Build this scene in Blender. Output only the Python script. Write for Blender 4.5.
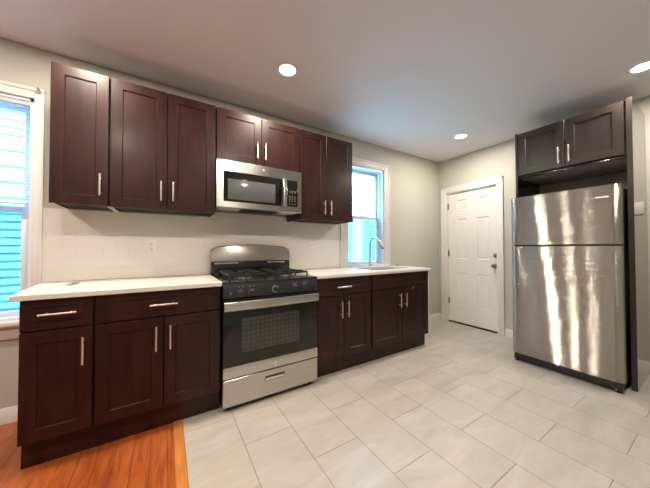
import bpy, bmesh, math, random
from mathutils import Vector, Matrix

for o in list(bpy.data.objects):
    bpy.data.objects.remove(o)
SC = bpy.context.scene
COL = SC.collection

# ------------------------------------------------------------------ camera, world, exposure
CAM = Vector((-0.3299, -2.5464, 1.1480))
YAW, PITCH, ROLL, FPX = 0.5548, 0.0167, -0.0014, 254.6
F = Vector((math.sin(YAW)*math.cos(PITCH), math.cos(YAW)*math.cos(PITCH), math.sin(PITCH)))
r0 = Vector((math.cos(YAW), -math.sin(YAW), 0)); u0 = r0.cross(F)
RT = r0*math.cos(ROLL) + u0*math.sin(ROLL); UP = u0*math.cos(ROLL) - r0*math.sin(ROLL)
cd = bpy.data.cameras.new('camera'); cam = bpy.data.objects.new('camera', cd); COL.objects.link(cam)
cd.sensor_width = 36; cd.sensor_fit = 'HORIZONTAL'; cd.lens = FPX*36/650; cd.clip_start = .02
cam.matrix_world = Matrix(((RT.x, UP.x, -F.x, CAM.x), (RT.y, UP.y, -F.y, CAM.y), (RT.z, UP.z, -F.z, CAM.z), (0, 0, 0, 1)))
SC.camera = cam
W = bpy.data.worlds.new('sky'); SC.world = W; W.use_nodes = True
bg = W.node_tree.nodes['Background']
bg.inputs[0].default_value = (.36, .66, 1.0, 1); bg.inputs[1].default_value = 24.0
SC.view_settings.view_transform = 'Standard'; SC.view_settings.look = 'None'
SC.view_settings.gamma = 1; SC.view_settings.use_curve_mapping = False
SC.view_settings.exposure = 0.3
CAN_W = 18.0
CAN_COL = (1.0, .87, .72)
SC.cycles.max_bounces = 10; SC.cycles.diffuse_bounces = 6; SC.cycles.glossy_bounces = 6
SC.cycles.transparent_max_bounces = 12; SC.cycles.caustics_reflective = False; SC.cycles.caustics_refractive = False
SC.cycles.sample_clamp_indirect = 6

# ------------------------------------------------------------------ materials
def new_mat(name):
    m = bpy.data.materials.new(name); m.use_nodes = True
    return m, m.node_tree.nodes, m.node_tree.links, m.node_tree.nodes['Principled BSDF']
def mat(name, col, rough=.5, metal=0, spec=.5, coat=0, coat_r=.1, emit=None, es=0):
    m, n, l, b = new_mat(name)
    b.inputs['Base Color'].default_value = (*col, 1); b.inputs['Roughness'].default_value = rough
    b.inputs['Metallic'].default_value = metal; b.inputs['Specular IOR Level'].default_value = spec
    b.inputs['Coat Weight'].default_value = coat; b.inputs['Coat Roughness'].default_value = coat_r
    if emit:
        b.inputs['Emission Color'].default_value = (*emit, 1); b.inputs['Emission Strength'].default_value = es
    return m
def N(n, t, **k):
    x = n.new(t)
    for a, v in k.items(): setattr(x, a, v)
    return x
def coords(n, l, scale=(1, 1, 1)):
    t = N(n, 'ShaderNodeTexCoord'); mp = N(n, 'ShaderNodeMapping'); mp.inputs['Scale'].default_value = scale
    l.new(t.outputs['Object'], mp.inputs['Vector']); return mp.outputs['Vector']
def ramp(n, l, fac, c0, c1, p0=.3, p1=.7):
    r = N(n, 'ShaderNodeValToRGB'); e = r.color_ramp.elements
    e[0].position = p0; e[0].color = (*c0, 1); e[1].position = p1; e[1].color = (*c1, 1)
    l.new(fac, r.inputs[0]); return r.outputs[0]
def noise(n, l, vec, scale=5, detail=4, rough=.55, dist=0):
    x = N(n, 'ShaderNodeTexNoise'); x.inputs['Scale'].default_value = scale; x.inputs['Detail'].default_value = detail
    x.inputs['Roughness'].default_value = rough; x.inputs['Distortion'].default_value = dist
    l.new(vec, x.inputs['Vector']); return x.outputs['Fac']
def bump(n, l, b, h, strength=.1, dist=.002):
    x = N(n, 'ShaderNodeBump'); x.inputs['Strength'].default_value = strength; x.inputs['Distance'].default_value = dist
    l.new(h, x.inputs['Height']); l.new(x.outputs['Normal'], b.inputs['Normal'])
def noisy(name, c0, c1, scale=(1, 1, 1), ns=5, rough=.5, detail=4, bmp=0, bd=.002, dist=0, p=(.3, .7), **k):
    m, n, l, b = new_mat(name)
    v = coords(n, l, scale); f = noise(n, l, v, ns, detail, dist=dist)
    l.new(ramp(n, l, f, c0, c1, *p), b.inputs['Base Color']); b.inputs['Roughness'].default_value = rough
    for a, val in k.items(): b.inputs[a.replace('_', ' ')].default_value = val
    if bmp: bump(n, l, b, f, bmp, bd)
    return m

M = {}
M['paint'] = noisy('grey_green_paint', (.46, .465, .415), (.50, .505, .45), ns=90, rough=.6, bmp=.05, bd=.001)
M['ceil'] = noisy('ceiling_paint', (.80, .80, .85), (.83, .83, .88), ns=160, rough=.75, bmp=.12, bd=.002)
M['trim'] = mat('white_trim_paint', (.70, .69, .67), .35)
M['doorw'] = mat('white_door_paint', (.74, .73, .71), .38)
M['wood'] = noisy('espresso_wood', (.0135, .0037, .0036), (.039, .0110, .0088), (7, 7, 1.3), 2.2, rough=.38, detail=6, dist=.4, Specular_IOR_Level=.28, Coat_Weight=.10, Coat_Roughness=.2)
M['woodside'] = noisy('espresso_side', (.013, .0045, .0042), (.022, .0075, .0065), (14, 14, 1.6), 3, rough=.16, detail=6, dist=.4, Coat_Weight=.6, Coat_Roughness=.06)
M['wood_cool_sheen'] = noisy('espresso_wood_cool_sheen', (.022, .0155, .0150), (.034, .0245, .0235), (14, 14, 1.6), 3, rough=.34, detail=6, dist=.4)  # espresso wood greyed: reflected cool daylight put into the colour
M['side_cool_sheen'] = noisy('espresso_side_cool_sheen', (.022, .0155, .0150), (.030, .022, .021), (14, 14, 1.6), 3, rough=.14, detail=6, dist=.4, Coat_Weight=.7, Coat_Roughness=.05)  # same painted-in cool reflection for the panel sides
M['raw'] = mat('raw_pale_edge', (.80, .74, .64), .6)
M['quartz'] = noisy('white_quartz', (.68, .655, .615), (.72, .70, .665), ns=14, rough=.22)
M['nickel'] = mat('satin_nickel', (.80, .77, .72), .3, 1)
M['brushed'] = mat('brushed_nickel', (.72, .73, .75), .34, 1)
M['chrome'] = mat('chrome', (.48, .49, .51), .2, 1)
M['lock'] = mat('brushed_dark_nickel', (.26, .26, .27), .3, 1)
M['black'] = mat('black_enamel', (.012, .013, .014), .22, coat=.3)
M['iron'] = mat('cast_iron', (.014, .014, .015), .42)
M['plastic'] = mat('black_plastic', (.016, .016, .018), .35)
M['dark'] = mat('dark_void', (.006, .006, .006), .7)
M['glassb'] = mat('black_glass', (.006, .007, .008), .07)
M['white'] = mat('white_plastic', (.82, .81, .78), .35)
M['grey'] = mat('grey_plastic', (.22, .22, .23), .4)
M['ash'] = mat('dull_dark_metal', (.10, .10, .105), .4, .6)
M['rawgrey'] = mat('unfinished_board', (.50, .48, .43), .6)
M['legend'] = mat('printed_legend', (.20, .205, .21), .5)
M['blind'] = mat('white_slat_daylight_tint', (.52, .56, .64), .45)  # white slats darkened and blued: backlit daylight put into the colour
M['vinyl'] = mat('white_frame_daylight_tint', (.66, .69, .76), .35)  # white frame with the blue of daylight painted into its colour
M['house'] = mat('house_white_trim', (.82, .84, .85), .6)
M['roofm'] = noisy('asphalt_shingle', (.10, .10, .11), (.2, .2, .21), ns=40, rough=.9)
M['soil'] = noisy('alley_concrete', (.30, .30, .29), (.42, .42, .40), ns=6, rough=.9)
M['siding'] = noisy('pale_blue_siding', (.38, .84, .82), (.44, .88, .87), (1, 1, 8), 4, rough=.6)

def steel(name, col=(.55, .525, .49), rough=.24, aniso=.85, rot=0.25, wav=0.0, axis='Z', brush=.00065):
    m, n, l, b = new_mat(name)
    b.inputs['Metallic'].default_value = 1; b.inputs['Base Color'].default_value = (*col, 1)
    b.inputs['Roughness'].default_value = rough
    b.inputs['Anisotropic'].default_value = aniso; b.inputs['Anisotropic Rotation'].default_value = rot
    t = N(n, 'ShaderNodeTangent'); t.direction_type = 'RADIAL'; t.axis = axis
    l.new(t.outputs[0], b.inputs['Tangent'])
    v = coords(n, l, (1, 1, 1)); 
    if wav:
        f = noise(n, l, coords(n, l, (1, 1.3, 6.0)), 1.5, 1.0, .4)
        g = noise(n, l, coords(n, l, (1, 3.0, 2600)), 1.0, 2, .5)
        b1 = N(n, 'ShaderNodeBump'); b1.inputs['Strength'].default_value = 1; b1.inputs['Distance'].default_value = wav; b1.inputs['Filter Width'].default_value = .1
        b2 = N(n, 'ShaderNodeBump'); b2.inputs['Strength'].default_value = 1; b2.inputs['Distance'].default_value = brush; b2.inputs['Filter Width'].default_value = .01
        l.new(f, b1.inputs['Height']); l.new(g, b2.inputs['Height']); l.new(b1.outputs[0], b2.inputs['Normal']); l.new(b2.outputs[0], b.inputs['Normal'])
    return m
M['steel'] = steel('brushed_steel', rough=.25, aniso=.8)
M['fridge'] = steel('brushed_fridge_steel', (.52, .49, .45), .075, .85, 0.25, .0014, brush=.0009)

# oven window: smoky glass over a dotted screen
m, n, l, b = new_mat('oven_window'); M['ovenw'] = m
tc = coords(n, l, (1, 1, 1)); sp = N(n, 'ShaderNodeSeparateXYZ'); l.new(tc, sp.inputs[0])
cb = N(n, 'ShaderNodeCombineXYZ'); l.new(sp.outputs['X'], cb.inputs['X']); l.new(sp.outputs['Z'], cb.inputs['Y'])
vo = N(n, 'ShaderNodeTexVoronoi'); vo.voronoi_dimensions = '2D'; vo.inputs['Scale'].default_value = 30; vo.inputs['Randomness'].default_value = .12
l.new(cb.outputs[0], vo.inputs['Vector'])
l.new(ramp(n, l, vo.outputs['Distance'], (.050, .050, .046), (.026, .027, .027), .15, .6), b.inputs['Base Color'])
b.inputs['Roughness'].default_value = .1

# floor tile: 12 x 24 in. porcelain in a half bond
m, n, l, b = new_mat('porcelain_floor_tile'); M['tile'] = m
tc = coords(n, l); sp = N(n, 'ShaderNodeSeparateXYZ'); l.new(tc, sp.inputs[0])
def math_node(n, l, op, a, v):
    x = N(n, 'ShaderNodeMath', operation=op); l.new(a, x.inputs[0]); x.inputs[1].default_value = v; return x.outputs[0]
TU = math_node(n, l, 'ADD', sp.outputs['Y'], 1.02 + .2975 + .595*10)
TV = math_node(n, l, 'ADD', sp.outputs['X'], -.064 + .2978*20)
cb = N(n, 'ShaderNodeCombineXYZ'); l.new(TU, cb.inputs['X']); l.new(TV, cb.inputs['Y'])
br = N(n, 'ShaderNodeTexBrick'); br.offset = .5; br.offset_frequency = 2
br.inputs['Scale'].default_value = 1; br.inputs['Brick Width'].default_value = .595; br.inputs['Row Height'].default_value = .2978
br.inputs['Mortar Size'].default_value = .0022; br.inputs['Mortar Smooth'].default_value = .1
br.inputs['Color1'].default_value = (1, 1, 1, 1); br.inputs['Color2'].default_value = (.90, .90, .90, 1); br.inputs['Mortar'].default_value = (.50, .46, .41, 1)
l.new(cb.outputs[0], br.inputs['Vector'])
f1 = noise(n, l, coords(n, l, (1.3, 4.5, 1)), 1.7, 6, .62, .8)
c1 = ramp(n, l, f1, (.42, .39, .345), (.525, .495, .45), .32, .68)
mx = N(n, 'ShaderNodeMix', data_type='RGBA', blend_type='MULTIPLY'); mx.inputs['Factor'].default_value = 1
l.new(c1, mx.inputs['A']); l.new(br.outputs['Color'], mx.inputs['B'])
l.new(mx.outputs['Result'], b.inputs['Base Color']); b.inputs['Roughness'].default_value = .34
inv = math_node(n, l, 'MULTIPLY', br.outputs['Fac'], -1); bump(n, l, b, inv, .5, .002)

# oak strip floor
m, n, l, b = new_mat('orange_oak_floor'); M['oak'] = m
tc = coords(n, l); sp = N(n, 'ShaderNodeSeparateXYZ'); l.new(tc, sp.inputs[0])
cb = N(n, 'ShaderNodeCombineXYZ')
l.new(math_node(n, l, 'ADD', sp.outputs['Y'], 20), cb.inputs['X']); l.new(math_node(n, l, 'ADD', sp.outputs['X'], 20), cb.inputs['Y'])
br = N(n, 'ShaderNodeTexBrick'); br.offset = .37; br.offset_frequency = 2; br.inputs['Scale'].default_value = 1
br.inputs['Brick Width'].default_value = .9; br.inputs['Row Height'].default_value = .082; br.inputs['Mortar Size'].default_value = .0012
br.inputs['Color1'].default_value = (1, 1, 1, 1); br.inputs['Color2'].default_value = (.72, .66, .6, 1); br.inputs['Mortar'].default_value = (.35, .25, .2, 1)
l.new(cb.outputs[0], br.inputs['Vector'])
f1 = noise(n, l, coords(n, l, (16, 1.6, 1)), 2.2, 7, .65, 1.2)
c1 = ramp(n, l, f1, (.235, .048, .013), (.48, .130, .034), .3, .7)
mx = N(n, 'ShaderNodeMix', data_type='RGBA', blend_type='MULTIPLY'); mx.inputs['Factor'].default_value = 1
l.new(c1, mx.inputs['A']); l.new(br.outputs['Color'], mx.inputs['B'])
l.new(mx.outputs['Result'], b.inputs['Base Color']); b.inputs['Roughness'].default_value = .3

M['oakstrip'] = noisy('golden_oak_strip', (.42, .14, .035), (.66, .27, .075), (30, 2, 1), 2.5, rough=.3, detail=5)
# white subway tile
m, n, l, b = new_mat('white_subway_tile'); M['subway'] = m
tc = coords(n, l); sp = N(n, 'ShaderNodeSeparateXYZ'); l.new(tc, sp.inputs[0])
cb = N(n, 'ShaderNodeCombineXYZ')
l.new(math_node(n, l, 'ADD', sp.outputs['X'], 10.03), cb.inputs['X']); l.new(math_node(n, l, 'ADD', sp.outputs['Z'], -.914 + .076*20), cb.inputs['Y'])
br = N(n, 'ShaderNodeTexBrick'); br.offset = .5; br.inputs['Scale'].default_value = 1
br.inputs['Brick Width'].default_value = .1535; br.inputs['Row Height'].default_value = .0765; br.inputs['Mortar Size'].default_value = .0013
br.inputs['Color1'].default_value = (.80, .78, .74, 1); br.inputs['Color2'].default_value = (.78, .76, .72, 1); br.inputs['Mortar'].default_value = (.71, .69, .65, 1)
l.new(cb.outputs[0], br.inputs['Vector']); l.new(br.outputs['Color'], b.inputs['Base Color']); b.inputs['Roughness'].default_value = .2
bump(n, l, b, math_node(n, l, 'MULTIPLY', br.outputs['Fac'], -1), .2, .001)

def clear_mat(name, tint, gloss):
    m, n, l, b = new_mat(name); n.remove(b)
    t = N(n, 'ShaderNodeBsdfTransparent'); t.inputs[0].default_value = (*tint, 1)
    g = N(n, 'ShaderNodeBsdfGlossy'); g.inputs['Roughness'].default_value = .02
    mxs = N(n, 'ShaderNodeMixShader'); mxs.inputs[0].default_value = gloss
    l.new(t.outputs[0], mxs.inputs[1]); l.new(g.outputs[0], mxs.inputs[2])
    l.new(mxs.outputs[0], n['Material Output'].inputs['Surface']); return m
M['pane'] = clear_mat('window_glass', (.97, .98, .98), .05)
m, n, l, b = new_mat('insect_screen'); M['screen'] = m
t = N(n, 'ShaderNodeBsdfTransparent'); t.inputs[0].default_value = (1, 1, 1, 1)
mxs = N(n, 'ShaderNodeMixShader'); mxs.inputs[0].default_value = .60
b.inputs['Base Color'].default_value = (.03, .035, .04, 1); b.inputs['Roughness'].default_value = .8
l.new(t.outputs[0], mxs.inputs[1]); l.new(b.outputs[0], mxs.inputs[2]); l.new(mxs.outputs[0], n['Material Output'].inputs['Surface'])
m, n, l, b = new_mat('lamp_lens'); M['lens'] = m; n.remove(b)
e = N(n, 'ShaderNodeEmission'); e.inputs[0].default_value = (1, .93, .82, 1); e.inputs[1].default_value = 9
l.new(e.outputs[0], n['Material Output'].inputs['Surface'])

# ------------------------------------------------------------------ builders
ID = lambda u, v, w: (u, v, w)
BACK = lambda u, v, w: (u, -w, v)          # u along x, v up, w out of the cabinet wall
END = lambda u, v, w: (3.438 - w, u, v)    # u along y, v up, w out of the end wall
class B:
    def __init__(s, mp=ID): s.bm = bmesh.new(); s.mp = mp
    def v(s, p): return s.bm.verts.new(s.mp(*p))
    def box(s, a0, a1, b0, b1, c0, c1, bev=0, seg=2):
        vs = [s.v((a, b, c)) for a in (a0, a1) for b in (b0, b1) for c in (c0, c1)]
        fs = [s.bm.faces.new([vs[i] for i in q]) for q in ((0, 1, 3, 2), (4, 6, 7, 5), (0, 4, 5, 1), (2, 3, 7, 6), (0, 2, 6, 4), (1, 5, 7, 3))]
        if bev:
            es = list({e for f in fs for e in f.edges})
            bmesh.ops.bevel(s.bm, geom=es, offset=bev, segments=seg, affect='EDGES', profile=.5)
        return s
    def rings(s, loops, cap0=True, cap1=True, close=True):
        L = [[s.v(p) for p in lp] for lp in loops]; n = len(L[0])
        for a, b in zip(L, L[1:]):
            for i in range(n if close else n-1):
                j = (i+1) % n; s.bm.faces.new((a[i], a[j], b[j], b[i]))
        if cap0: s.bm.faces.new(L[0][::-1])
        if cap1: s.bm.faces.new(L[-1])
        return s
    def tube(s, pts, r, n=12, cap=True):
        pts = [Vector(p) for p in pts]; rr = r if isinstance(r, (list, tuple)) else [r]*len(pts); loops = []
        t0 = (pts[1]-pts[0]).normalized(); a = Vector((0, 0, 1)) if abs(t0.z) < .9 else Vector((1, 0, 0))
        x = t0.cross(a).normalized()
        for i, p in enumerate(pts):
            t = (pts[min(i+1, len(pts)-1)] - pts[max(i-1, 0)]).normalized()
            x = (x - t*x.dot(t)).normalized(); y = t.cross(x)
            loops.append([tuple(p + x*rr[i]*math.cos(2*math.pi*k/n) + y*rr[i]*math.sin(2*math.pi*k/n)) for k in range(n)])
        return s.rings(loops, cap, cap)
    def lathe(s, prof, c, axis='z', n=28, cap0=True, cap1=True):
        loops = []
        for r, h in prof:
            lp = []
            for k in range(n):
                a = 2*math.pi*k/n; x, y = r*math.cos(a), r*math.sin(a)
                p = {'z': (x, y, h), 'y': (x, h, y), 'x': (h, x, y)}[axis]
                lp.append((c[0]+p[0], c[1]+p[1], c[2]+p[2]))
            loops.append(lp)
        return s.rings(loops, cap0, cap1)
    def prism(s, pts, axis, a, b):
        def P(p, h): return {'x': (h, p[0], p[1]), 'y': (p[0], h, p[1]), 'z': (p[0], p[1], h)}[axis]
        return s.rings([[P(p, a) for p in pts], [P(p, b) for p in pts]])
    def shaker(s, u0, u1, v0, v1, w0, w1, rail=.062, rec=.008, e=.0015):
        def R(d, w): return [(u0+d, v0+d, w), (u1-d, v0+d, w), (u1-d, v1-d, w), (u0+d, v1-d, w)]
        return s.rings([R(0, w0), R(0, w1-e), R(e, w1), R(rail, w1), R(rail+.0048, w1-rec), R(rail+.0055, w1-rec)])
    def pull(s, c, length, horizontal, out=.032, r=.0058):
        """bar pull in (u, v, w): c is its centre on the door face"""
        u, v, w = c; h = length/2; d = (1, 0) if horizontal else (0, 1)
        s.tube([(u-d[0]*h, v-d[1]*h, w+out), (u+d[0]*h, v+d[1]*h, w+out)], r, 12)
        for k in (-.66, .66):
            s.tube([(u+d[0]*h*k, v+d[1]*h*k, w), (u+d[0]*h*k, v+d[1]*h*k, w+out)], r*.8, 10)
        return s
def put(name, b, m, parent=None):
    bm = b.bm
    bmesh.ops.recalc_face_normals(bm, faces=bm.faces[:])
    off = Vector((0, 0, 0)); p = parent
    while p is not None: off += p.location; p = p.parent
    if off.length: bmesh.ops.translate(bm, verts=bm.verts[:], vec=-off)
    for f in bm.faces: f.smooth = True
    for e in bm.edges:
        e.smooth = len(e.link_faces) == 2 and e.calc_face_angle(0) < .6
    me = bpy.data.meshes.new(name); bm.to_mesh(me); bm.free()
    me.materials.append(M[m] if isinstance(m, str) else m)
    o = bpy.data.objects.new(name, me); COL.objects.link(o)
    if parent: o.parent = parent
    return o
def tag(o, label, cat, group=None):
    o['label'] = label; o['category'] = cat
    if group: o['group'] = group
    return o
def thing(name, label, cat, loc, group=None):
    o = bpy.data.objects.new(name, None); COL.objects.link(o); o.location = loc; o.empty_display_size = .1
    return tag(o, label, cat, group)
def struct(name, b, m, label=None, cat=None, parent=None):
    o = put(name, b, m, parent)
    if not parent:
        o['kind'] = 'structure'
        if label: tag(o, label, cat)
    return o
def sroot(name, label, cat, loc=(0, 0, 0)):
    o = thing(name, label, cat, loc); o['kind'] = 'structure'; return o

XE, H = 3.438, 2.5485
XL, YF = -3.6, -4.6
WX0, WX1, WZ0, WZ1 = 1.566, 2.198, .917, 2.212        # window over the sink
VX0, VX1, VZ0, VZ1 = -1.86, -1.116, .665, 2.182       # window at the left end
DY0, DY1, DZ = -.128, -.868, 2.012                    # door opening

# ------------------------------------------------------------------ room shell
b = B()
b.box(XL, VX0, 0, .16, -.02, H); b.box(VX0, VX1, 0, .16, -.02, VZ0); b.box(VX0, VX1, 0, .16, VZ1, H)
b.box(VX1, WX0, 0, .16, -.02, H); b.box(WX0, WX1, 0, .16, -.02, WZ0); b.box(WX0, WX1, 0, .16, WZ1, H); b.box(WX1, XE+.14, 0, .16, -.02, H)
struct('wall_back', b, 'paint', 'grey green painted wall behind the range and the long cabinet run', 'wall')
b = B()
b.box(XE, XE+.14, DY0, 0, -.02, H); b.box(XE, XE+.14, DY1, DY0, DZ, H); b.box(XE, XE+.14, YF-.14, DY1, -.02, H); b.box(XE+.142, XE+.16, DY1-.1, DY0+.1, -.02, DZ+.1)  # last box: unseen board added behind the door to stop light leaks
struct('wall_right', b, 'paint', 'grey green painted wall holding the white door and the fridge', 'wall')
struct('wall_left', B().box(XL-.14, XL, YF-.14, .16, -.02, H), 'paint', 'painted wall at the far left end of the room, out of view', 'wall')
struct('wall_front', B().box(XL, XE, YF-.14, YF, -.02, H), 'paint', 'painted wall facing the cabinets, out of view', 'wall')
struct('ceiling', B().box(XL-.14, XE+.14, YF-.14, .16, H, H+.12), 'ceil', 'flat white ceiling with recessed lights', 'ceiling')
struct('floor', B().box(-.234, XE+.14, YF-.14, .16, -.06, 0), 'tile', 'large beige grey porcelain tile floor laid in a half bond', 'floor')
struct('floor_wood', B().box(XL-.14, -.286, YF-.14, .16, -.06, -.001), 'oak', 'orange oak strip floor at the lower left', 'floor')
struct('trim_1', B().box(-.286, -.234, YF, 0, -.06, .004, .0015), 'oakstrip', 'oak strip between the wood floor and the tile', 'floor trim')
def skirting(name, a, b_, along, side, label):
    bb = B(); t, h = .014, .1
    if along == 'x': prof = [(0, .0005), (-t, .0005), (-t, h-.022), (-t*.55, h-.008), (-t*.45, h), (0, h)]; bb.prism(prof, 'x', a, b_)
    else:
        prof = [(XE, .0005), (XE-t, .0005), (XE-t, h-.022), (XE-t*.55, h-.008), (XE-t*.45, h), (XE, h)]
        bb.rings([[(p[0], a, p[1]) for p in prof], [(p[0], b_, p[1]) for p in prof]])
    return struct(name, bb, 'trim', label, 'baseboard')
skirting('baseboard_back', -3.5, -.972, 'x', 0, 'white baseboard under the left window')
skirting('baseboard_back.001', 2.303, XE-.016, 'x', 0, 'white baseboard on the back wall right of the sink cabinet')
skirting('baseboard_right', -.044, -.015, 'y', 0, 'short white baseboard between the corner and the door casing')
skirting('baseboard_right.001', -1.304, -.945, 'y', 0, 'white baseboard between the white door and the fridge cabinet')
skirting('baseboard_right.002', -4.58, -2.124, 'y', 0, 'white baseboard right of the fridge panel')

# tiled backsplash
b = B()
b.box(-1.066, .0, -.008, 0, .916, 1.4335); b.box(0, .762, -.008, 0, .916, 1.50); b.box(.762, 1.459, -.008, 0, .916, 1.4335)
struct('trim_2', b, 'subway', 'white subway tile backsplash between the counters and the upper cabinets', 'backsplash')

# ------------------------------------------------------------------ windows
def window(name, label, x0, x1, z0, z1, zm, sill, cw, ct, st):
    root = sroot(name, label, 'window', ((x0+x1)/2, 0, z0))
    b = B(BACK)
    zb = z0 - (0 if sill else 0)
    for a0, a1 in ((x0-cw, x0), (x1, x1+cw)):
        b.box(a0, a1, zb, z1+ct, 0, .017, .003)
    b.box(x0-.001, x1+.001, z1, z1+ct, 0, .017, .003)
    b.box(x0-cw-.006, x0-cw+.016, zb, z1+ct, 0, .023, .003); b.box(x1+cw-.016, x1+cw+.006, zb, z1+ct, 0, .023, .003)
    b.box(x0-cw-.006, x1+cw+.006, z1+ct-.016, z1+ct+.006, 0, .024, .003)
    put('casing', b, 'trim', root)
    b = B(BACK)
    b.box(x0-.002, x0+.022, z0, z1, -.15, .002); b.box(x1-.022, x1+.002, z0, z1, -.15, .002)
    b.box(x0, x1, z1-.022, z1+.002, -.15, .002); b.box(x0, x1, z0-.002, z0+.02, -.15, .002)
    for a0, a1 in ((x0+.02, x0+.036), (x1-.036, x1-.02)): b.box(a0, a1, z0, z1, -.065, -.045)
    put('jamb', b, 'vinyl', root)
    if sill:
        b = B(BACK); b.box(x0-cw-.03, x1+cw+.012, z0-.028, z0+.004, 0, .05, .006)
        b.box(x0-cw-.006, x1+cw+.006, z0-.115, z0-.028, 0, .016, .003); b.box(x0-cw-.006, x1+cw+.006, z0-.045, z0-.028, 0, .024, .003)
        put('sill', b, 'trim', root)
    else:
        b = B(BACK); b.box(x0-cw, x1+cw, z0-.008, z0+.012, 0, .02, .003); put('sill', b, 'trim', root)
    a0, a1 = x0+.022, x1-.022
    def sash(nm, zl, zh, yy, rb, rt, extra=None):
        b = B(BACK)
        b.box(a0, a0+st, zl, zh, -yy-.03, -yy, .003); b.box(a1-st, a1, zl, zh, -yy-.03, -yy, .003)
        b.box(a0+st-.002, a1-st+.002, zl, zl+rb, -yy-.03, -yy, .003); b.box(a0+st-.002, a1-st+.002, zh-rt, zh, -yy-.03, -yy, .003)
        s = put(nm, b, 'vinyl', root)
        put('pane', B(BACK).box(a0+st-.004, a1-st+.004, zl+rb-.004, zh-rt+.004, -yy-.018, -yy-.014), 'pane', s)
        return s
    sash('upper_sash', zm-.012, z1-.022, .102, .036, .045)
    lo = sash('lower_sash', z0+.02, zm+.026, .068, .034, .038)
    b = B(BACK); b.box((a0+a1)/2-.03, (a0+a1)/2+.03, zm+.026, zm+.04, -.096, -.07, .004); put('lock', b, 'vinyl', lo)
    b = B(BACK)
    b.box(a0+.004, a1-.004, z0+.022, zm, -.1435, -.1425)
    put('insect_screen', b, 'screen', root)
    return root
window('window_1', 'white double hung window above the kitchen sink', WX0, WX1, WZ0, WZ1, 1.55, False, .102, .078, .034)
window('window_2', 'white double hung window at the far left with a half drawn blind', VX0, VX1, VZ0, VZ1, 1.415, True, .044, .066, .056)

# blind hanging in the upper half of the left window
t = thing('window_blind', 'white slatted mini blind covering the top half of the left window', 'blind', ((VX0+VX1)/2, .05, VZ1-.022))
bx0, bx1 = VX0+.026, VX1-.026
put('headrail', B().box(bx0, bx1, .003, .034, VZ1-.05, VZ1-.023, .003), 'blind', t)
b = B(); z = VZ1-.062; zb = 1.462
while z > zb+.008:
    b.rings([[(bx0, .0065, z-.0055), (bx0, .018, z+.0015), (bx0, .0295, z+.0055), (bx0, .0295, z+.0063), (bx0, .018, z+.0024), (bx0, .0065, z-.0047)],
             [(bx1, .0065, z-.0055), (bx1, .018, z+.0015), (bx1, .0295, z+.0055), (bx1, .0295, z+.0063), (bx1, .018, z+.0024), (bx1, .0065, z-.0047)]])
    z -= .0215
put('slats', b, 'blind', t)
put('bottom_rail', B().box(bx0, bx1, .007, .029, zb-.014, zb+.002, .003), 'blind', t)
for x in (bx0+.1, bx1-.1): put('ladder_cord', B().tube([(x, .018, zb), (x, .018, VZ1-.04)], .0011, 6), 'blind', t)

b = B(BACK); b.box(-1.104, -1.076, 2.222, 2.252, .023, .027, .001); b.tube([(-1.09, 2.24, .026), (-1.09, 2.24, .042), (-1.09, 2.252, .05)], .004, 8)
b.tube([(-1.112, 2.226, .034), (-1.07, 2.236, .034)], .003, 8)
tag(put('curtain_bracket', b, 'nickel'), 'small metal curtain bracket on the top corner of the left window casing', 'bracket')
b = B(BACK); b.lathe([(.008, .017), (.008, .021), (.003, .024), (.003, .034), (.006, .037), (.004, .041)], (0, 0, 0), 'z', 12)
bmesh.ops.translate(b.bm, verts=b.bm.verts[:], vec=(2.268, 0, 1.56))
tag(put('curtain_hook', b, 'nickel'), 'tiny metal hook on the right casing of the sink window', 'hook')

# ------------------------------------------------------------------ what stands outside
b = B(); yN = 2.3; z = -1.0; lap = .1
prof = []
while z < 4.15:
    prof += [(yN-.03, z), (yN-.024, z+.072), (yN+.03, z+.078), (yN+.03, z+lap-.001)]; z += lap
prof += [(yN+.3, 4.2), (yN+.3, -1.0)]
house = sroot('backdrop_house', 'pale blue sided house next door seen through both windows', 'house', (1, 2.3, -1))
b.prism(prof, 'x', -7, 9); put('siding', b, 'siding', house)
put('corner_board', B().box(3.46, 3.76, yN-.03, yN, -1, 4.2), 'house', house)
f = put('window_frame', B().box(2.74, 3.44, yN-.04, yN, .1, .16).box(2.74, 3.44, yN-.04, yN, 1.78, 1.86).box(2.74, 2.82, yN-.04, yN, .1, 1.86).box(3.38, 3.44, yN-.04, yN, .1, 1.86).box(2.8, 3.4, yN-.04, yN, .92, .99), 'house', house)
put('pane', B().box(2.8, 3.4, yN-.022, yN-.018, .14, 1.8), mat('reflective_pane', (.10, .28, .50), .1, spec=.8), f)
put('eave', B().box(-7, 9, yN-.2, yN+.4, 4.2, 4.34), 'house', house)
struct('ground', B().box(-9, 11, .16, 5, -1.1, -1.0), 'soil', 'concrete alley outside the windows', 'ground')

# ------------------------------------------------------------------ white six panel door
root = sroot('door_1', 'white six panel door with a deadbolt beside the fridge', 'door', (XE, -.5, 0))
b = B(END); cw = .076
for s0, s1 in ((DY0-.004, DY0+cw), (DY1-cw+.008, DY1+.004)):
    b.box(s0, s1, 0.0005, DZ+.088, 0, .016, .003)
b.box(DY1+.002, DY0-.002, DZ-.004, DZ+.088, 0, .016, .003)
b.box(DY0+cw-.016, DY0+cw+.004, .0005, DZ+.092, 0, .022, .003); b.box(DY1-cw+.004, DY1-cw+.024, .0005, DZ+.092, 0, .022, .003)
b.box(DY1-cw+.004, DY0+cw+.004, DZ+.072, DZ+.092, 0, .022, .003)
put('casing', b, 'trim', root)
b = B(END); b.box(DY0-.018, DY0, .0005, DZ, -.14, 0); b.box(DY1, DY1+.018, .0005, DZ, -.14, 0); b.box(DY1, DY0, DZ-.018, DZ, -.14, 0)
put('jamb', b, 'trim', root)
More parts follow.
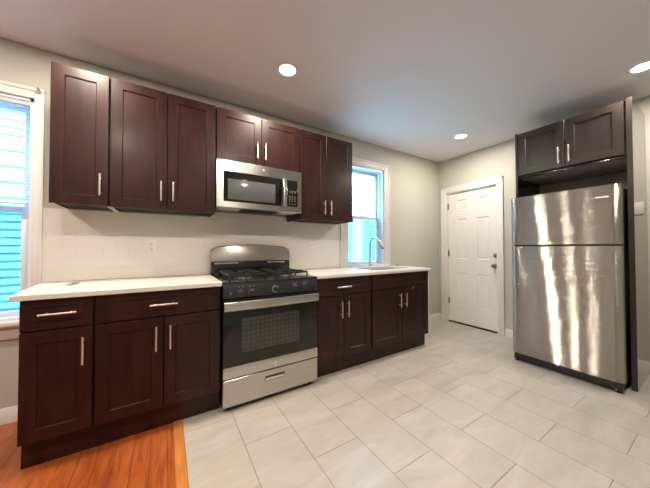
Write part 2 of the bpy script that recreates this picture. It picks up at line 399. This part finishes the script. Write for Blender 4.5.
put('threshold', B(END).box(DY1+.018, DY0-.018, .0005, .014, -.14, -.006), 'dark', root)
ly0, ly1 = DY1+.021, DY0-.021      # leaf
wF = -.016
b = B(END); b.box(ly0, ly1, .022, DZ-.022, wF-.038, wF-.010)
rows = [(.285, .775), (.985, 1.590), (1.725, 1.880)]
cols = [(-.752, -.585), (-.441, -.29)]
ys = [ly0, cols[0][0], cols[0][1], cols[1][0], cols[1][1], ly1]
for a, c in ((ys[0], ys[1]), (ys[2], ys[3]), (ys[4], ys[5])): b.box(a, c, .022, DZ-.022, wF-.0115, wF)
zs = [.022, rows[0][0], rows[0][1], rows[1][0], rows[1][1], rows[2][0], rows[2][1], DZ-.022]
for c0, c1 in cols:
    for k in (0, 2, 4, 6): b.box(c0, c1, zs[k], zs[k+1], wF-.0115, wF)
    for z0, z1 in rows:
        def R(d, w): return [(c0+d, z0+d, w), (c1-d, z0+d, w), (c1-d, z1-d, w), (c0+d, z1-d, w)]
        b.rings([R(.001, wF-.0108), R(.011, wF-.0098), R(.030, wF-.0025), R(.031, wF-.0025)], cap0=False)
        for d0, d1, w0, w1 in ((0, .010, wF, wF-.0102),):
            b.rings([R(d0, w0), R(d1, w1)], False, False)
leaf = put('door_leaf', b, 'doorw', root)
b = B(END); b.lathe([(.031, wF), (.031, wF+.006), (.024, wF+.014), (.014, wF+.016), (.014, wF+.022), (.004, wF+.024)], (-.829, 1.047, 0), 'z', 24)
put('deadbolt', b, 'lock', leaf)
b = B(END); b.lathe([(.032, wF), (.031, wF+.008), (.014, wF+.012), (.012, wF+.03), (.024, wF+.042), (.028, wF+.054), (.024, wF+.066), (.01, wF+.07)], (-.822, .905, 0), 'z', 24)
put('door_knob', b, 'lock', leaf)
put('key_tag', B(END).box(-.838, -.804, .80, .868, wF+.001, wF+.003, .0008), mat('lilac_tag', (.62, .60, .68), .5), leaf)
for z in (1.80, 1.065, .33):
    b = B(END); b.box(DY0-.040, DY0-.0185, z-.045, z+.045, wF-.001, wF+.002); b.tube([(DY0-.021, z-.048, wF+.005), (DY0-.021, z+.048, wF+.005)], .007, 10)
    put('hinge', b, 'lock', leaf)

# ------------------------------------------------------------------ cabinets
def upper(label, x0, x1, z0, z1, doors, pulls, group, raws):
    t = thing('upper_cabinet', label, 'cabinet', ((x0+x1)/2, 0, z0), group)
    b = B(BACK); zb = z0+.002; d = .308
    b.box(x0, x0+.016, zb, z1, .0085, d); b.box(x1-.016, x1, zb, z1, .0085, d); b.box(x0+.016, x1-.016, z1-.016, z1, .0085, d)
    b.box(x0+.016, x1-.016, zb+.046, z1-.016, .0085, .0145)
    b.box(x0+.016, x1-.016, zb, zb+.046, d-.018, d); b.box(x0+.016, x1-.016, z1-.04, z1-.016, d-.018, d)
    put('body', b, 'wood', t)
    put('bottom_panel', B(BACK).box(x0+.0165, x1-.0165, zb+.008, zb+.0235, .015, d-.0185), 'dark', t)  # near-black board: shade under the cabinet is put into its colour
    for r0_, r1_ in raws:
        put('raw_edge', B(BACK).box(r0_+.004, r1_-.004, zb-.0012, zb+.0002, .0085, d), 'raw', t)
    for (u0_, u1_), (pu, pv0, pv1) in zip(doors, pulls):
        dr = put('door', B(BACK).shaker(u0_, u1_, z0, z1-.002, d+.002, .33), 'wood', t)
        put('handle', B(BACK).pull((pu, (pv0+pv1)/2, .33), pv1-pv0, False), 'nickel', dr)
    return t
ZU0, ZU1 = 1.432, 2.3124
GU = 'dark wood upper wall cabinets'
upper('narrow dark wood upper cabinet with one door beside the left window', -.953, -.668, ZU0, ZU1, [(-.951, -.673)], [(-.709, 1.497, 1.640)], GU, [(-.953, -.937), (-.684, -.668)])
upper('wide dark wood upper cabinet with two doors left of the microwave', -.666, .0, ZU0, ZU1, [(-.661, -.337), (-.332, -.003)], [(-.371, 1.493, 1.638), (-.295, 1.496, 1.640)], GU, [(-.666, -.650)])
upper('short dark wood cabinet with two doors directly above the microwave', .0015, .762, 1.884, ZU1, [(.010, .378), (.384, .752)], [(.338, 1.932, 2.085), (.410, 1.932, 2.083)], GU, [])
upper('dark wood upper cabinet with two doors between microwave and sink window', .7635, 1.402, ZU0, ZU1, [(.772, 1.059), (1.064, 1.400)], [(1.030, 1.488, 1.634), (1.107, 1.488, 1.637)], GU, [(1.386, 1.402)])

ZB, TK = .8835, .562
def base(label, x0, x1, drawers, doors, left_end=False, right_end=False, false_front=False, hw=True):
    t = thing('base_cabinet', label, 'cabinet', ((x0+x1)/2, -.3, 0), 'dark wood base cabinets')
    b = B(BACK)
    for a in (x0, x1-.016):
        b.box(a, a+.016, .146, ZB-.001, .016, .61); b.box(a, a+.016, .0008, .146, .016, TK)
    b.box(x0+.016, x1-.016, .146, .16, .016, .61); b.box(x0+.016, x1-.016, .16, ZB-.001, .016, .022)
    b.box(x0+.016, x1-.016, .16, .185, .59, .61); b.box(x0+.016, x1-.016, .70, .73, .59, .61); b.box(x0+.016, x1-.016, ZB-.03, ZB-.001, .59, .61)
    for a0, a1 in ((x0+.016, x0+.036), (x1-.036, x1-.016)): b.box(a0, a1, .185, ZB-.03, .59, .61)
    put('body', b, 'wood', t)
    put('toe_kick', B(BACK).box(x0+(.0 if left_end else 0), x1, .0012, .144, TK+.0002, TK+.013), 'wood', t)
    for (u0_, u1_, p) in drawers:
        nm = 'false_front' if p is None else 'drawer'
        dr = put(nm, B(BACK).shaker(u0_, u1_, .722, .876, .612, .63, .036, .006), 'wood', t)
        if p: put('handle', B(BACK).pull(((p[0]+p[1])/2, p[2], .63), p[1]-p[0], True), 'nickel', dr)
    for (u0_, u1_, pu) in doors:
        dr = put('door', B(BACK).shaker(u0_, u1_, .150, .714, .612, .63), 'wood', t)
        put('handle', B(BACK).pull((pu, .590, .63), .150, False), 'nickel', dr)
    return t
base('narrow dark wood base cabinet with one drawer over one door, at left end', -.967, -.679, [(-.964, -.684, (-.891, -.744, .805))], [(-.964, -.684, -.719)], left_end=True)
base('wide dark wood base cabinet with one drawer over two doors left of range', -.677, -.004, [(-.672, -.013, (-.418, -.270, .798))], [(-.672, -.346, -.384), (-.341, -.013, -.309)])
base('dark wood base cabinet with one drawer over two doors right of range', .768, 1.402, [(.781, 1.390, (.976, 1.127, .795))], [(.781, 1.061, 1.025), (1.066, 1.390, 1.098)])
sk = base('dark wood sink base cabinet with two doors under plain front panel', 1.404, 2.288, [(1.414, 2.284, None)], [(1.414, 1.842, 1.797), (1.848, 2.284, 1.883)])
b = B(BACK); b.tube([(1.995, .688, .634), (2.015, .708, .642), (2.035, .730, .634)], .006, 8); b.box(2.0, 2.022, .694, .716, .63, .640, .002)
put('latch', b, 'ash', sk)
put('raw_edge', B(BACK).box(2.2885, 2.300, .146, ZB-.002, .03, .629).box(2.2885, 2.300, .001, .146, .03, TK-.002), 'raw', sk)

# ------------------------------------------------------------------ counters, sink, faucet
b = B(); ZC = .914
b.rings([[(-.990, -.652, ZB), (-.003, -.652, ZB), (-.003, -.009, ZB), (-1.064, -.009, ZB)],
         [(-.992, -.655, ZB+.003), (-.003, -.655, ZB+.003), (-.003, -.009, ZB+.003), (-1.066, -.009, ZB+.003)],
         [(-.992, -.655, ZC-.003), (-.003, -.655, ZC-.003), (-.003, -.009, ZC-.003), (-1.066, -.009, ZC-.003)],
         [(-.990, -.652, ZC), (-.003, -.652, ZC), (-.003, -.009, ZC), (-1.064, -.009, ZC)]])
tag(put('countertop', b, 'quartz'), 'white stone countertop left of the range', 'countertop')
def rrect(x0, x1, y0, y1, r, z, k=6):
    o = []
    for cx, cy, a in ((x1-r, y1-r, 0), (x0+r, y1-r, 90), (x0+r, y0+r, 180), (x1-r, y0+r, 270)):
        for i in range(k):
            t_ = math.radians(a+90*i/(k-1)); o.append((cx+r*math.cos(t_), cy+r*math.sin(t_), z))
    return o
b = B(); SX0, SX1, SY0, SY1 = 1.545, 2.145, -.515, -.165
def outer(z, d=0): return rrect(.765+d, 2.310-d, -.655+d, -.0085, .004, z)
def inner(z): return rrect(SX0, SX1, SY0, SY1, .07, z)
b.rings([inner(ZB), outer(ZB, .002), outer(ZB+.003), outer(ZC-.003), outer(ZC, .002), inner(ZC), inner(ZB)], False, False)
bmesh.ops.remove_doubles(b.bm, verts=b.bm.verts[:], dist=1e-5)
tag(put('countertop', b, 'quartz'), 'white stone countertop with sink right of the range', 'countertop')
b = B(); e = .006
b.rings([rrect(SX0-.02, SX1+.02, SY0-.02, SY1+.02, .08, ZB-.0015), rrect(SX0-e, SX1+e, SY0-e, SY1+e, .07, ZB-.0015), rrect(SX0, SX1, SY0, SY1, .07, ZB-.02),
         rrect(SX0+.01, SX1-.01, SY0+.01, SY1-.01, .07, ZB-.16), rrect(SX0+.04, SX1-.04, SY0+.04, SY1-.04, .05, ZB-.18)], False, True)
sol = [v.co.copy() for v in b.bm.verts]
t = thing('sink', 'steel undermount sink set in the counter below the window', 'sink', (1.845, -.34, ZB-.18))
put('basin', b, 'steel', t)
b = B(); b.lathe([(.045, ZB-.1795), (.043, ZB-.176), (.03, ZB-.178), (.006, ZB-.177)], (1.845, -.34, 0)); put('drain', b, 'chrome', t)
FX, FY = 1.858, -.098
t = thing('faucet', 'chrome gooseneck faucet standing behind the sink', 'faucet', (FX, FY, ZC))
b = B(); b.lathe([(.027, ZC+.0003), (.027, ZC+.006), (.021, ZC+.012), (.019, ZC+.07), (.0135, ZC+.085)], (FX, FY, 0)); put('base', b, 'brushed', t)
pts = [(FX, FY, ZC+.07), (FX, FY, 1.18)]; R_ = .092
for i in range(1, 13):
    a = math.pi - math.radians(152)*i/12; pts.append((FX, FY-R_-R_*math.cos(a), 1.185+R_*math.sin(a)))
put('spout', B().tube(pts, .0138, 14), 'brushed', t)
p1 = Vector(pts[-1]); dd = (Vector(pts[-1])-Vector(pts[-2])).normalized()
hd = put('spray_head', B().tube([p1-dd*.002, p1+dd*.012, p1+dd*.03, p1+dd*.085, p1+dd*.095], [.0135, .015, .015, .018, .0165], 16), 'lock', t)
put('nozzle', B().tube([p1+dd*.0935, p1+dd*.1], .016, 14), 'plastic', hd)
put('lever', B().tube([(FX+.015, FY, ZC+.05), (FX+.035, FY, ZC+.052), (FX+.09, FY-.02, ZC+.062)], [.011, .010, .006], 12), 'brushed', t)
b = B(); b.lathe([(.034, ZC+.0003), (.034, ZC+.005), (.024, ZC+.011), (.009, ZC+.013), (.008, ZC+.02), (.012, ZC+.026), (.006, ZC+.029)], (2.245, -.20, 0), n=20)
tag(put('sink_stopper', b, 'chrome'), 'small dark sink stopper lying on the counter right of the sink', 'stopper')
b = B(); b.box(-.874, -.842, -.305, -.262, ZC+.0003, ZC+.005, .001); b.tube([(-.85, -.268, ZC+.007), (-.832, -.225, ZC+.007)], .0068, 8)
tag(put('metal_clip', b, 'chrome'), 'small metal clip lying on the left countertop near its end', 'clip')

# ------------------------------------------------------------------ gas range
t = thing('gas_range', 'stainless and black gas range with an oven between the base cabinets', 'range', (.381, -.35, 0))
x0, x1 = .004, .758
b = B(); b.box(x0, x1, -.635, -.03, .03, .895); put('body', b, 'black', t)
b = B(); b.box(x0-.001, x1+.001, -.662, -.03, .893, .908, .004)
b.rings([rrect(x0+.03, x1-.03, -.60, -.10, .03, .9082), rrect(x0+.036, x1-.036, -.594, -.106, .03, .9110), rrect(x0+.04, x1-.04, -.59, -.11, .03, .9110)], True, True)
put('cooktop', b, 'black', t)
for bx, by, rr in ((.2, -.47, .046), (.2, -.22, .038), (.562, -.47, .05), (.562, -.22, .034)):
    bu = put('burner', B().lathe([(rr*1.25, .9112), (rr*1.2, .9135), (rr, .917), (rr, .926), (rr*.9, .928)], (bx, by, 0), n=24), 'ash', t)
    put('burner_cap', B().lathe([(rr*.92, .9282), (rr*.95, .931), (rr*.9, .936), (rr*.5, .938)], (bx, by, 0), n=24), 'iron', bu)
for gx0, gx1 in ((.06, .34), (.422, .702)):
    b = B(); zg0, zg1, w = .938, .951, .0055
    gy0, gy1 = -.585, -.115
    for x in (gx0, gx1): b.box(x-w, x+w, gy0, gy1, zg0, zg1, .002)
    for y in (gy0, (gy0+gy1)/2, gy1): b.box(gx0, gx1, y-w, y+w, zg0, zg1, .002)
    for x in (gx0, gx1):
        for y in (gy0, (gy0+gy1)/2, gy1): b.box(x-w, x+w, y-w, y+w, .9114, zg0+.002)
    cx = (gx0+gx1)/2
    for cy in (-.47, -.22):
        for a, c, s in ((gx0, cx-.03, 0), (cx+.03, gx1, 0)): b.box(a, c, cy-w*.8, cy+w*.8, zg0+.002, zg1+.005, .002)
        ya, yb = (gy0, (gy0+gy1)/2) if cy < -.35 else ((gy0+gy1)/2, gy1)
        b.box(cx-w*.8, cx+w*.8, ya, cy-.03, zg0+.002, zg1+.005, .002); b.box(cx-w*.8, cx+w*.8, cy+.03, yb, zg0+.002, zg1+.005, .002)
    put('grate', b, 'iron', t)
# control panel and knobs
b = B(); b.prism([(-.635, .795), (-.672, .795), (-.668, .86), (-.655, .8925), (-.635, .8925)], 'x', x0, x1); cp = put('control_panel', b, 'plastic', t)
for kx, kz in ((.123, .828), (.203, .830), (.382, .836), (.547, .838), (.637, .841)):
    b = B(); b.lathe([(.023, -.668), (.023, -.676), (.0185, -.679), (.017, -.697), (.013, -.700)], (kx, 0, kz), 'y', 24)
    b.box(kx-.004, kx+.004, -.705, -.697, kz-.016, kz+.016, .002)
    k = put('knob', b, 'plastic', t)
    put('knob_ring', B().lathe([(.026, -.667), (.026, -.672), (.0228, -.6725), (.0228, -.667)], (kx, 0, kz), 'y', 28, False, False), 'nickel' if abs(kx-.382) < .01 else 'ash', k)
b = B()
for kx in (.108, .138, .188, .218, .535, .562, .625, .652): put('printed_mark', B().box(kx-.006, kx+.006, -.6672, -.6655, .868, .874), 'legend', cp)
for kx in (.038, .05, .062): put('printed_mark', B().box(kx-.004, kx+.004, -.6695, -.668, .845, .847), 'legend', cp)
b = B(); b.box(.036, .066, -.6735, -.669, .813, .84, .003); igb = put('igniter_button', b, 'plastic', cp)
b = B(); b.lathe([(.009, -.6735), (.009, -.675), (.005, -.675), (.005, -.6735)], (.051, 0, .826), 'y', 20, False, False); put('button_mark', b, 'legend', igb)
# back guard
def arch(y, z0, zs, zm, n=16, ins=0):
    r = .03; pts = [(x0-.002+ins, y, z0), (x1+.002-ins, y, z0)]
    for i in range(n+1):
        u = i/n; x = x1+.002-ins - (x1-x0+.004-2*ins)*u
        e_ = min(u, 1-u)*(x1-x0); k = min(1, e_/r); zc = zs + (zm-zs)*math.sin(math.pi*u)**.8
        pts.append((x, y, zc - (r*.6)*(1-math.sqrt(max(0, 1-(1-k)**2)))))
    return pts
bgp = put('backguard', B().box(x0, x1, -.085, -.0095, .905, 1.024, .003), 'black', t)
b = B(); b.rings([arch(-.0095, 1.026, 1.155, 1.188), arch(-.05, 1.026, 1.155, 1.188), arch(-.070, 1.026, 1.153, 1.187), arch(-.077, 1.027, 1.149, 1.182), arch(-.079, 1.029, 1.145, 1.177)])
put('backguard_trim', b, 'steel', bgp)
for a, c in ((.03, .24), (.52, .70)): put('vent', B().box(a, c, -.0875, -.084, 1.006, 1.016, .001), 'nickel', bgp)
# oven door
od = put('oven_door', B().box(x0, x1, -.664, -.637, .236, .786, .003), 'glassb', t)
put('window', B().box(.128, .588, -.6655, -.663, .40, .642, .001), 'ovenw', od)
b = B(); b.box(x0, x1, -.668, -.655, .233, .312, .002); st = put('lower_trim', b, 'steel', od)
b = B(); b.lathe([(.013, -.668), (.013, -.6695), (.010, -.670), (.010, -.6693), (.003, -.6693)], (.384, 0, .270), 'y', 24); put('badge', b, 'nickel', st)
b = B(); pr = []
for u in range(13):
    x = x0+.002 + (x1-x0-.004)*u/12; bow = .008*math.sin(math.pi*u/12)
    pr.append([(x, -.676-bow, .712), (x, -.692-bow, .708), (x, -.697-bow, .713), (x, -.699-bow, .740), (x, -.695-bow, .766), (x, -.690-bow, .771), (x, -.672-bow, .770), (x, -.672-bow, .74)])
b.rings(pr)
b.box(x0+.002, x0+.03, -.69, -.66, .715, .765, .004); b.box(x1-.03, x1-.002, -.69, -.66, .715, .765, .004)
put('handle', b, 'steel', od)
# drawer
b = B()
def R4(a, c, z0, z1, y): return [(a, y, z0), (c, y, z0), (c, y, z1), (a, y, z1)]
hx0, hx1, hz0, hz1 = .307, .462, .148, .183
yf = -.667
b.rings([R4(x0, x1, .036, .224, -.637), R4(x0, x1, .036, .224, yf+.003), R4(x0+.003, x1-.003, .039, .221, yf), R4(hx0-.004, hx1+.004, hz0-.004, hz1+.004, yf),
         R4(hx0, hx1, hz0, hz1, yf+.003), R4(hx0+.002, hx1-.002, hz0+.012, hz1-.002, yf+.022)])
dw = put('drawer', b, 'steel', t)
put('pull_lip', B().box(hx0+.003, hx1-.003, yf-.001, yf+.012, hz0+.004, hz1-.014, .002), 'nickel', dw)
put('kick_plate', B().box(x0+.01, x1-.01, -.60, -.58, .012, .033), 'black', t)
for fx in (.05, .71):
    for fy in (-.61, -.08): put('foot', B().lathe([(.018, .0006), (.018, .01), (.01, .012), (.01, .031)], (fx, fy, 0), n=12), 'plastic', t)

# ------------------------------------------------------------------ microwave
mx0, mx1, mz0, mz1, myf = .003, .760, 1.481, 1.8735, -.368
t = thing('microwave', 'stainless over the range microwave hung under the short cabinet', 'microwave', (.381, -.2, mz0))
put('body', B().box(mx0+.003, mx1-.003, -.345, -.0092, mz0+.004, mz1), 'plastic', t)
# door face with the window opening built as a frame
b = B(); dx1 = .600
wx0, wx1, wz0, wz1 = .054, .556, 1.533, 1.783
b.rings([R4(mx0, dx1, mz0, mz1, -.345), R4(mx0, dx1, mz0, mz1, myf+.004), R4(mx0+.004, dx1, mz0+.004, mz1-.004, myf), R4(wx0, wx1, wz0, wz1, myf), R4(wx0+.001, wx1-.001, wz0+.001, wz1-.001, myf+.004)])
dr = put('door', b, 'steel', t)
b = B(); b.box(wx0+.001, wx1-.001, myf-.0005, myf+.006, wz0+.001, wz1-.001, .001); wn = put('window', b, 'glassb', dr)
put('window_screen', B().box(.088, .494, myf-.0012, myf, 1.553, 1.721, .0004), mat('smoked_screen', (.10, .105, .11), .14), wn)
b = B(); prh = []
for i in range(13):
    z = 1.532 + .25*i/12; bow = .012*math.sin(math.pi*i/12)
    prh.append([(.556, myf-.022-bow, z), (.560, myf-.032-bow, z), (.575, myf-.036-bow, z), (.590, myf-.032-bow, z), (.594, myf-.022-bow, z), (.575, myf-.018-bow, z)])
b.rings(prh); b.box(.562, .588, myf-.028, myf, 1.540, 1.556, .003); b.box(.562, .588, myf-.028, myf, 1.758, 1.774, .003)
put('handle', b, 'steel', dr)
b = B(); b.lathe([(.012, myf), (.012, myf-.0015), (.009, myf-.002), (.009, myf-.0012), (.003, myf-.0012)], (.385, 0, 1.832), 'y', 24); put('badge', b, 'nickel', dr)
b = B(); b.rings([R4(dx1+.002, mx1, mz0, mz1, -.345), R4(dx1+.002, mx1, mz0, mz1, myf+.004), R4(dx1+.002, mx1-.004, mz0+.004, mz1-.004, myf), R4(.606, .716, 1.535, 1.781, myf), R4(.607, .715, 1.536, 1.780, myf+.003)])
cf = put('control_frame', b, 'steel', t)
kp = put('keypad', B().box(.607, .715, myf-.0005, myf+.004, 1.536, 1.780, .001), 'glassb', cf)
b = B()
for r_, z in enumerate((1.680, 1.668, 1.632, 1.617, 1.602, 1.587, 1.558)):
    for c_ in range(3):
        cx = .634+.027*c_
        hw, hh = (.007, .003) if z == 1.680 else (.005, .004)
        put('button', B().box(cx-hw, cx+hw, myf-.001, myf, z-hh, z+hh), 'legend', cf)
put('display', B().box(.622, .702, myf-.001, myf, 1.725, 1.762), 'glassb', cf)
for a in (.03, .56): put('underside_lamp', B().box(a, a+.17, -.33, -.20, mz0-.001, mz0+.005, .001), 'nickel', t)
b = B(); b.box(.22, .54, -.33, -.16, mz0-.0015, mz0+.005, .001)
for i in range(10): b.box(.235+.03*i, .245+.03*i, -.32, -.17, mz0-.004, mz0-.001)
put('grease_filter', b, 'dark', t)

# ------------------------------------------------------------------ refrigerator
fx, fyl, fyr, ftop = 2.700, -1.313, -2.080, 1.661
t = thing('refrigerator', 'stainless top freezer refrigerator standing in the dark wood surround', 'refrigerator', (3.05, -1.71, 0)); t.rotation_euler.z = -.011
put('body', B().box(2.768, 3.41, fyr+.014, fyl-.026, .03, ftop-.012, .004), mat('fridge_case', (.055, .055, .058), .45), t)
def fdoor(z0, z1):
    pf = [(2.764, fyl), (2.735, fyl), (2.722, fyl-.004), (2.711, fyl-.016), (2.703, fyl-.032), (fx, fyl-.042)]
    nn = 14
    for i in range(1, nn): pf.append((fx+.0003*math.sin(math.pi*i/nn), fyl-.042 + (fyr+.046-fyl+.042)*i/nn))
    pf += [(fx, fyr+.046), (2.704, fyr+.042), (2.712, fyr+.030), (2.720, fyr+.010), (2.727, fyr+.003), (2.737, fyr), (2.764, fyr)]
    b = B(); c = (2.74, (fyl+fyr)/2)
    def lp(z, s): return [(c[0]+(p[0]-c[0])*(1-s*.05), c[1]+(p[1]-c[1])*(1-s*.008), z) for p in pf]
    b.rings([lp(z0, 1), lp(z0+.004, 0), lp(z1-.004, 0), lp(z1, 1)])
    return b
d1 = put('freezer_door', fdoor(1.178, ftop), 'fridge', t)
d2 = put('fridge_door', fdoor(.082, 1.165), 'fridge', t)
put('badge', B().box(fx-.003, fx+.002, -2.015, -1.939, 1.558, 1.569, .001), 'nickel', d1)
put('gasket', B().box(2.745, 2.768, fyr+.015, fyl-.015, .075, ftop-.008), 'plastic', t)
b = B(); b.box(2.716, 2.772, fyr+.010, fyl-.016, .014, .078, .006)
for i in range(22): b.box(2.712, 2.718, fyl-.05-.03*i-.02, fyl-.05-.03*i, .030, .060)
put('toe_grille', b, 'plastic', t)
b = B(); b.lathe([(.006, fx+.001), (.006, fx-.004), (.002, fx-.005)], (0, -1.383, .783), 'x', 12); put('screw_cap', b, 'white', d2)
for y in (fyr+.035, fyl-.035):
    ft = put('leveling_foot', B().lathe([(.02, .0006), (.02, .01), (.008, .012), (.008, .03)], (2.735, y, 0), n=12), 'plastic', t)
    put('foot_screw', B().lathe([(.005, 2.7155), (.005, 2.709), (.002, 2.708)], (0, y+.012 if y < -1.7 else y, .022), 'x', 10), 'nickel', ft)
put('rear_foot', B().box(3.33, 3.36, fyr+.04, fyl-.04, .0006, .031), 'plastic', t)
put('hinge_cover', B().box(2.75, 2.81, fyr+.02, fyr+.07, ftop-.012, ftop+.008, .004), 'grey', t)

# ------------------------------------------------------------------ surround around the refrigerator
PT = 2.375
t = thing('cabinet_end_panel', 'tall dark wood side panel right of the refrigerator', 'panel', (3.14, -2.103, 0), 'dark wood panels beside the refrigerator')
put('panel', B().box(2.862, XE-.001, -2.120, -2.088, .0006, PT), 'side_cool_sheen', t)
put('front_edge', B().box(2.8585, 2.8618, -2.1205, -2.0875, .0006, PT), 'wood_cool_sheen', t)
b = B(); b.box(2.8580, 2.8587, -2.1208, -2.1180, .0006, PT)
t = thing('cabinet_end_panel', 'tall dark wood side panel left of the refrigerator', 'panel', (3.14, -1.315, 0), 'dark wood panels beside the refrigerator')
put('panel', B().box(2.862, XE-.001, -1.3245, -1.3065, .0006, PT), 'side_cool_sheen', t)
put('front_edge', B().box(2.8585, 2.8618, -1.325, -1.306, .0006, PT), 'wood_cool_sheen', t)
t = thing('fridge_cabinet', 'dark wood two door cabinet above the refrigerator', 'cabinet', (3.15, -1.70, 1.885))
ca, cb_ = -2.0865, -1.3255
b = B(); b.box(2.882, XE-.001, ca, ca+.016, 1.885, 2.365); b.box(2.882, XE-.001, cb_-.016, cb_, 1.885, 2.365)
b.box(2.882, XE-.001, ca+.017, cb_-.017, 1.890, 1.903); b.box(2.882, XE-.001, ca, cb_, 2.348, 2.365); b.box(XE-.012, XE-.001, ca, cb_, 1.885, 2.365)
b.box(2.876, 2.884, ca+.002, cb_-.002, 1.885, 1.915, .002)
put('body', b, 'side_cool_sheen', t)
put('underside', B().box(2.886, XE-.002, ca+.017, cb_-.017, 1.886, 1.8895), 'rawgrey', t)
wE = XE-2.86
for (u0_, u1_, pu) in ((-2.074, -1.7105, -1.741), (-1.7055, -1.331, -1.666)):
    dr = put('door', B(END).shaker(u0_, u1_, 1.920, 2.364, wE-.02, wE, .062), 'wood_cool_sheen', t)
    put('handle', B(END).pull((pu, 2.032, wE), .155, False), 'nickel', dr)

# ------------------------------------------------------------------ wall fittings
def outlet(label, x, z):
    t = thing('wall_outlet', label, 'outlet', (x, -.008, z), 'white outlets on the tiled backsplash')
    put('cover_plate', B(BACK).box(x-.036, x+.036, z-.057, z+.057, .0082, .0135, .002), 'white', t)
    for dz in (-.021, .021):
        s = put('socket', B(BACK).box(x-.017, x+.017, z+dz-.0155, z+dz+.0155, .0136, .0155, .0015), 'white', t)
        put('slot', B(BACK).box(x-.008, x-.0055, z+dz-.002, z+dz+.008, .0153, .0158).box(x+.0055, x+.008, z+dz-.002, z+dz+.008, .0153, .0158).box(x-.0025, x+.0025, z+dz-.0105, z+dz-.006, .0153, .0158), 'dark', s)
outlet('white wall outlet on the backsplash left of the range', -.440, 1.168)
outlet('white wall outlet on the backsplash right of the range', 1.066, 1.163)
t = thing('wall_switch', 'white switch plate on the wall just right of the fridge panel', 'switch', (XE, -2.19, 1.52))
put('cover_plate', B(END).box(-2.245, -2.135, 1.462, 1.578, .0005, .010, .003), 'white', t)
put('rocker', B(END).box(-2.206, -2.173, 1.487, 1.553, .0102, .016, .002), 'white', t)

# ------------------------------------------------------------------ recessed ceiling lights
GL = 'round recessed ceiling lights'
def can(label, x, y):
    t = thing('ceiling_light', label, 'light', (x, y, H), GL)
    b = B(); b.lathe([(.088, H-.0005), (.088, H-.003), (.082, H-.0065), (.066, H-.0085), (.063, H-.006), (.063, H-.0005)], (x, y, 0), n=40, cap0=False, cap1=False); put('trim_ring', b, 'white', t)
    b = B(); b.lathe([(.0628, H-.0006), (.0628, H-.005), (.05, H-.0062), (.02, H-.0068)], (x, y, 0), n=36); put('lens', b, 'lens', t)
    ld = bpy.data.lights.new('lamp', 'AREA'); ld.shape = 'DISK'; ld.size = .12; ld.energy = CAN_W; ld.color = CAN_COL
    lo = bpy.data.objects.new('lamp', ld); COL.objects.link(lo); lo.parent = t; lo.location = (0, 0, -.0095)
    return t
can('recessed ceiling light in front of the short cabinet above the microwave', .460, -.717)
can('recessed ceiling light nearest the corner above the white door', 2.781, -.757)
can('recessed ceiling light in front of the cabinet above the refrigerator', 2.781, -2.19)
can('recessed ceiling light in front of the leftmost upper cabinet', -.826, -.690)
can('recessed ceiling light out of view left of the left window', -2.15, -.70)
can('recessed ceiling light out of view above the wood floor behind the camera', -.826, -2.20)
can('recessed ceiling light out of view above the tile behind the range', .460, -2.20)
can('recessed ceiling light out of view in the far left back area', -2.15, -2.20)

# sky openings: portals help the daylight sampling through the two windows
for (a0, a1, z0, z1) in ((WX0, WX1, WZ0, WZ1), (VX0, VX1, VZ0, VZ1)):
    ld = bpy.data.lights.new('portal', 'AREA'); ld.shape = 'RECTANGLE'; ld.size = a1-a0; ld.size_y = z1-z0; ld.cycles.is_portal = True
    lo = bpy.data.objects.new('daylight_portal', ld); COL.objects.link(lo)
    lo.location = ((a0+a1)/2, .158, (z0+z1)/2); lo.rotation_euler = (-math.pi/2, 0, 0)
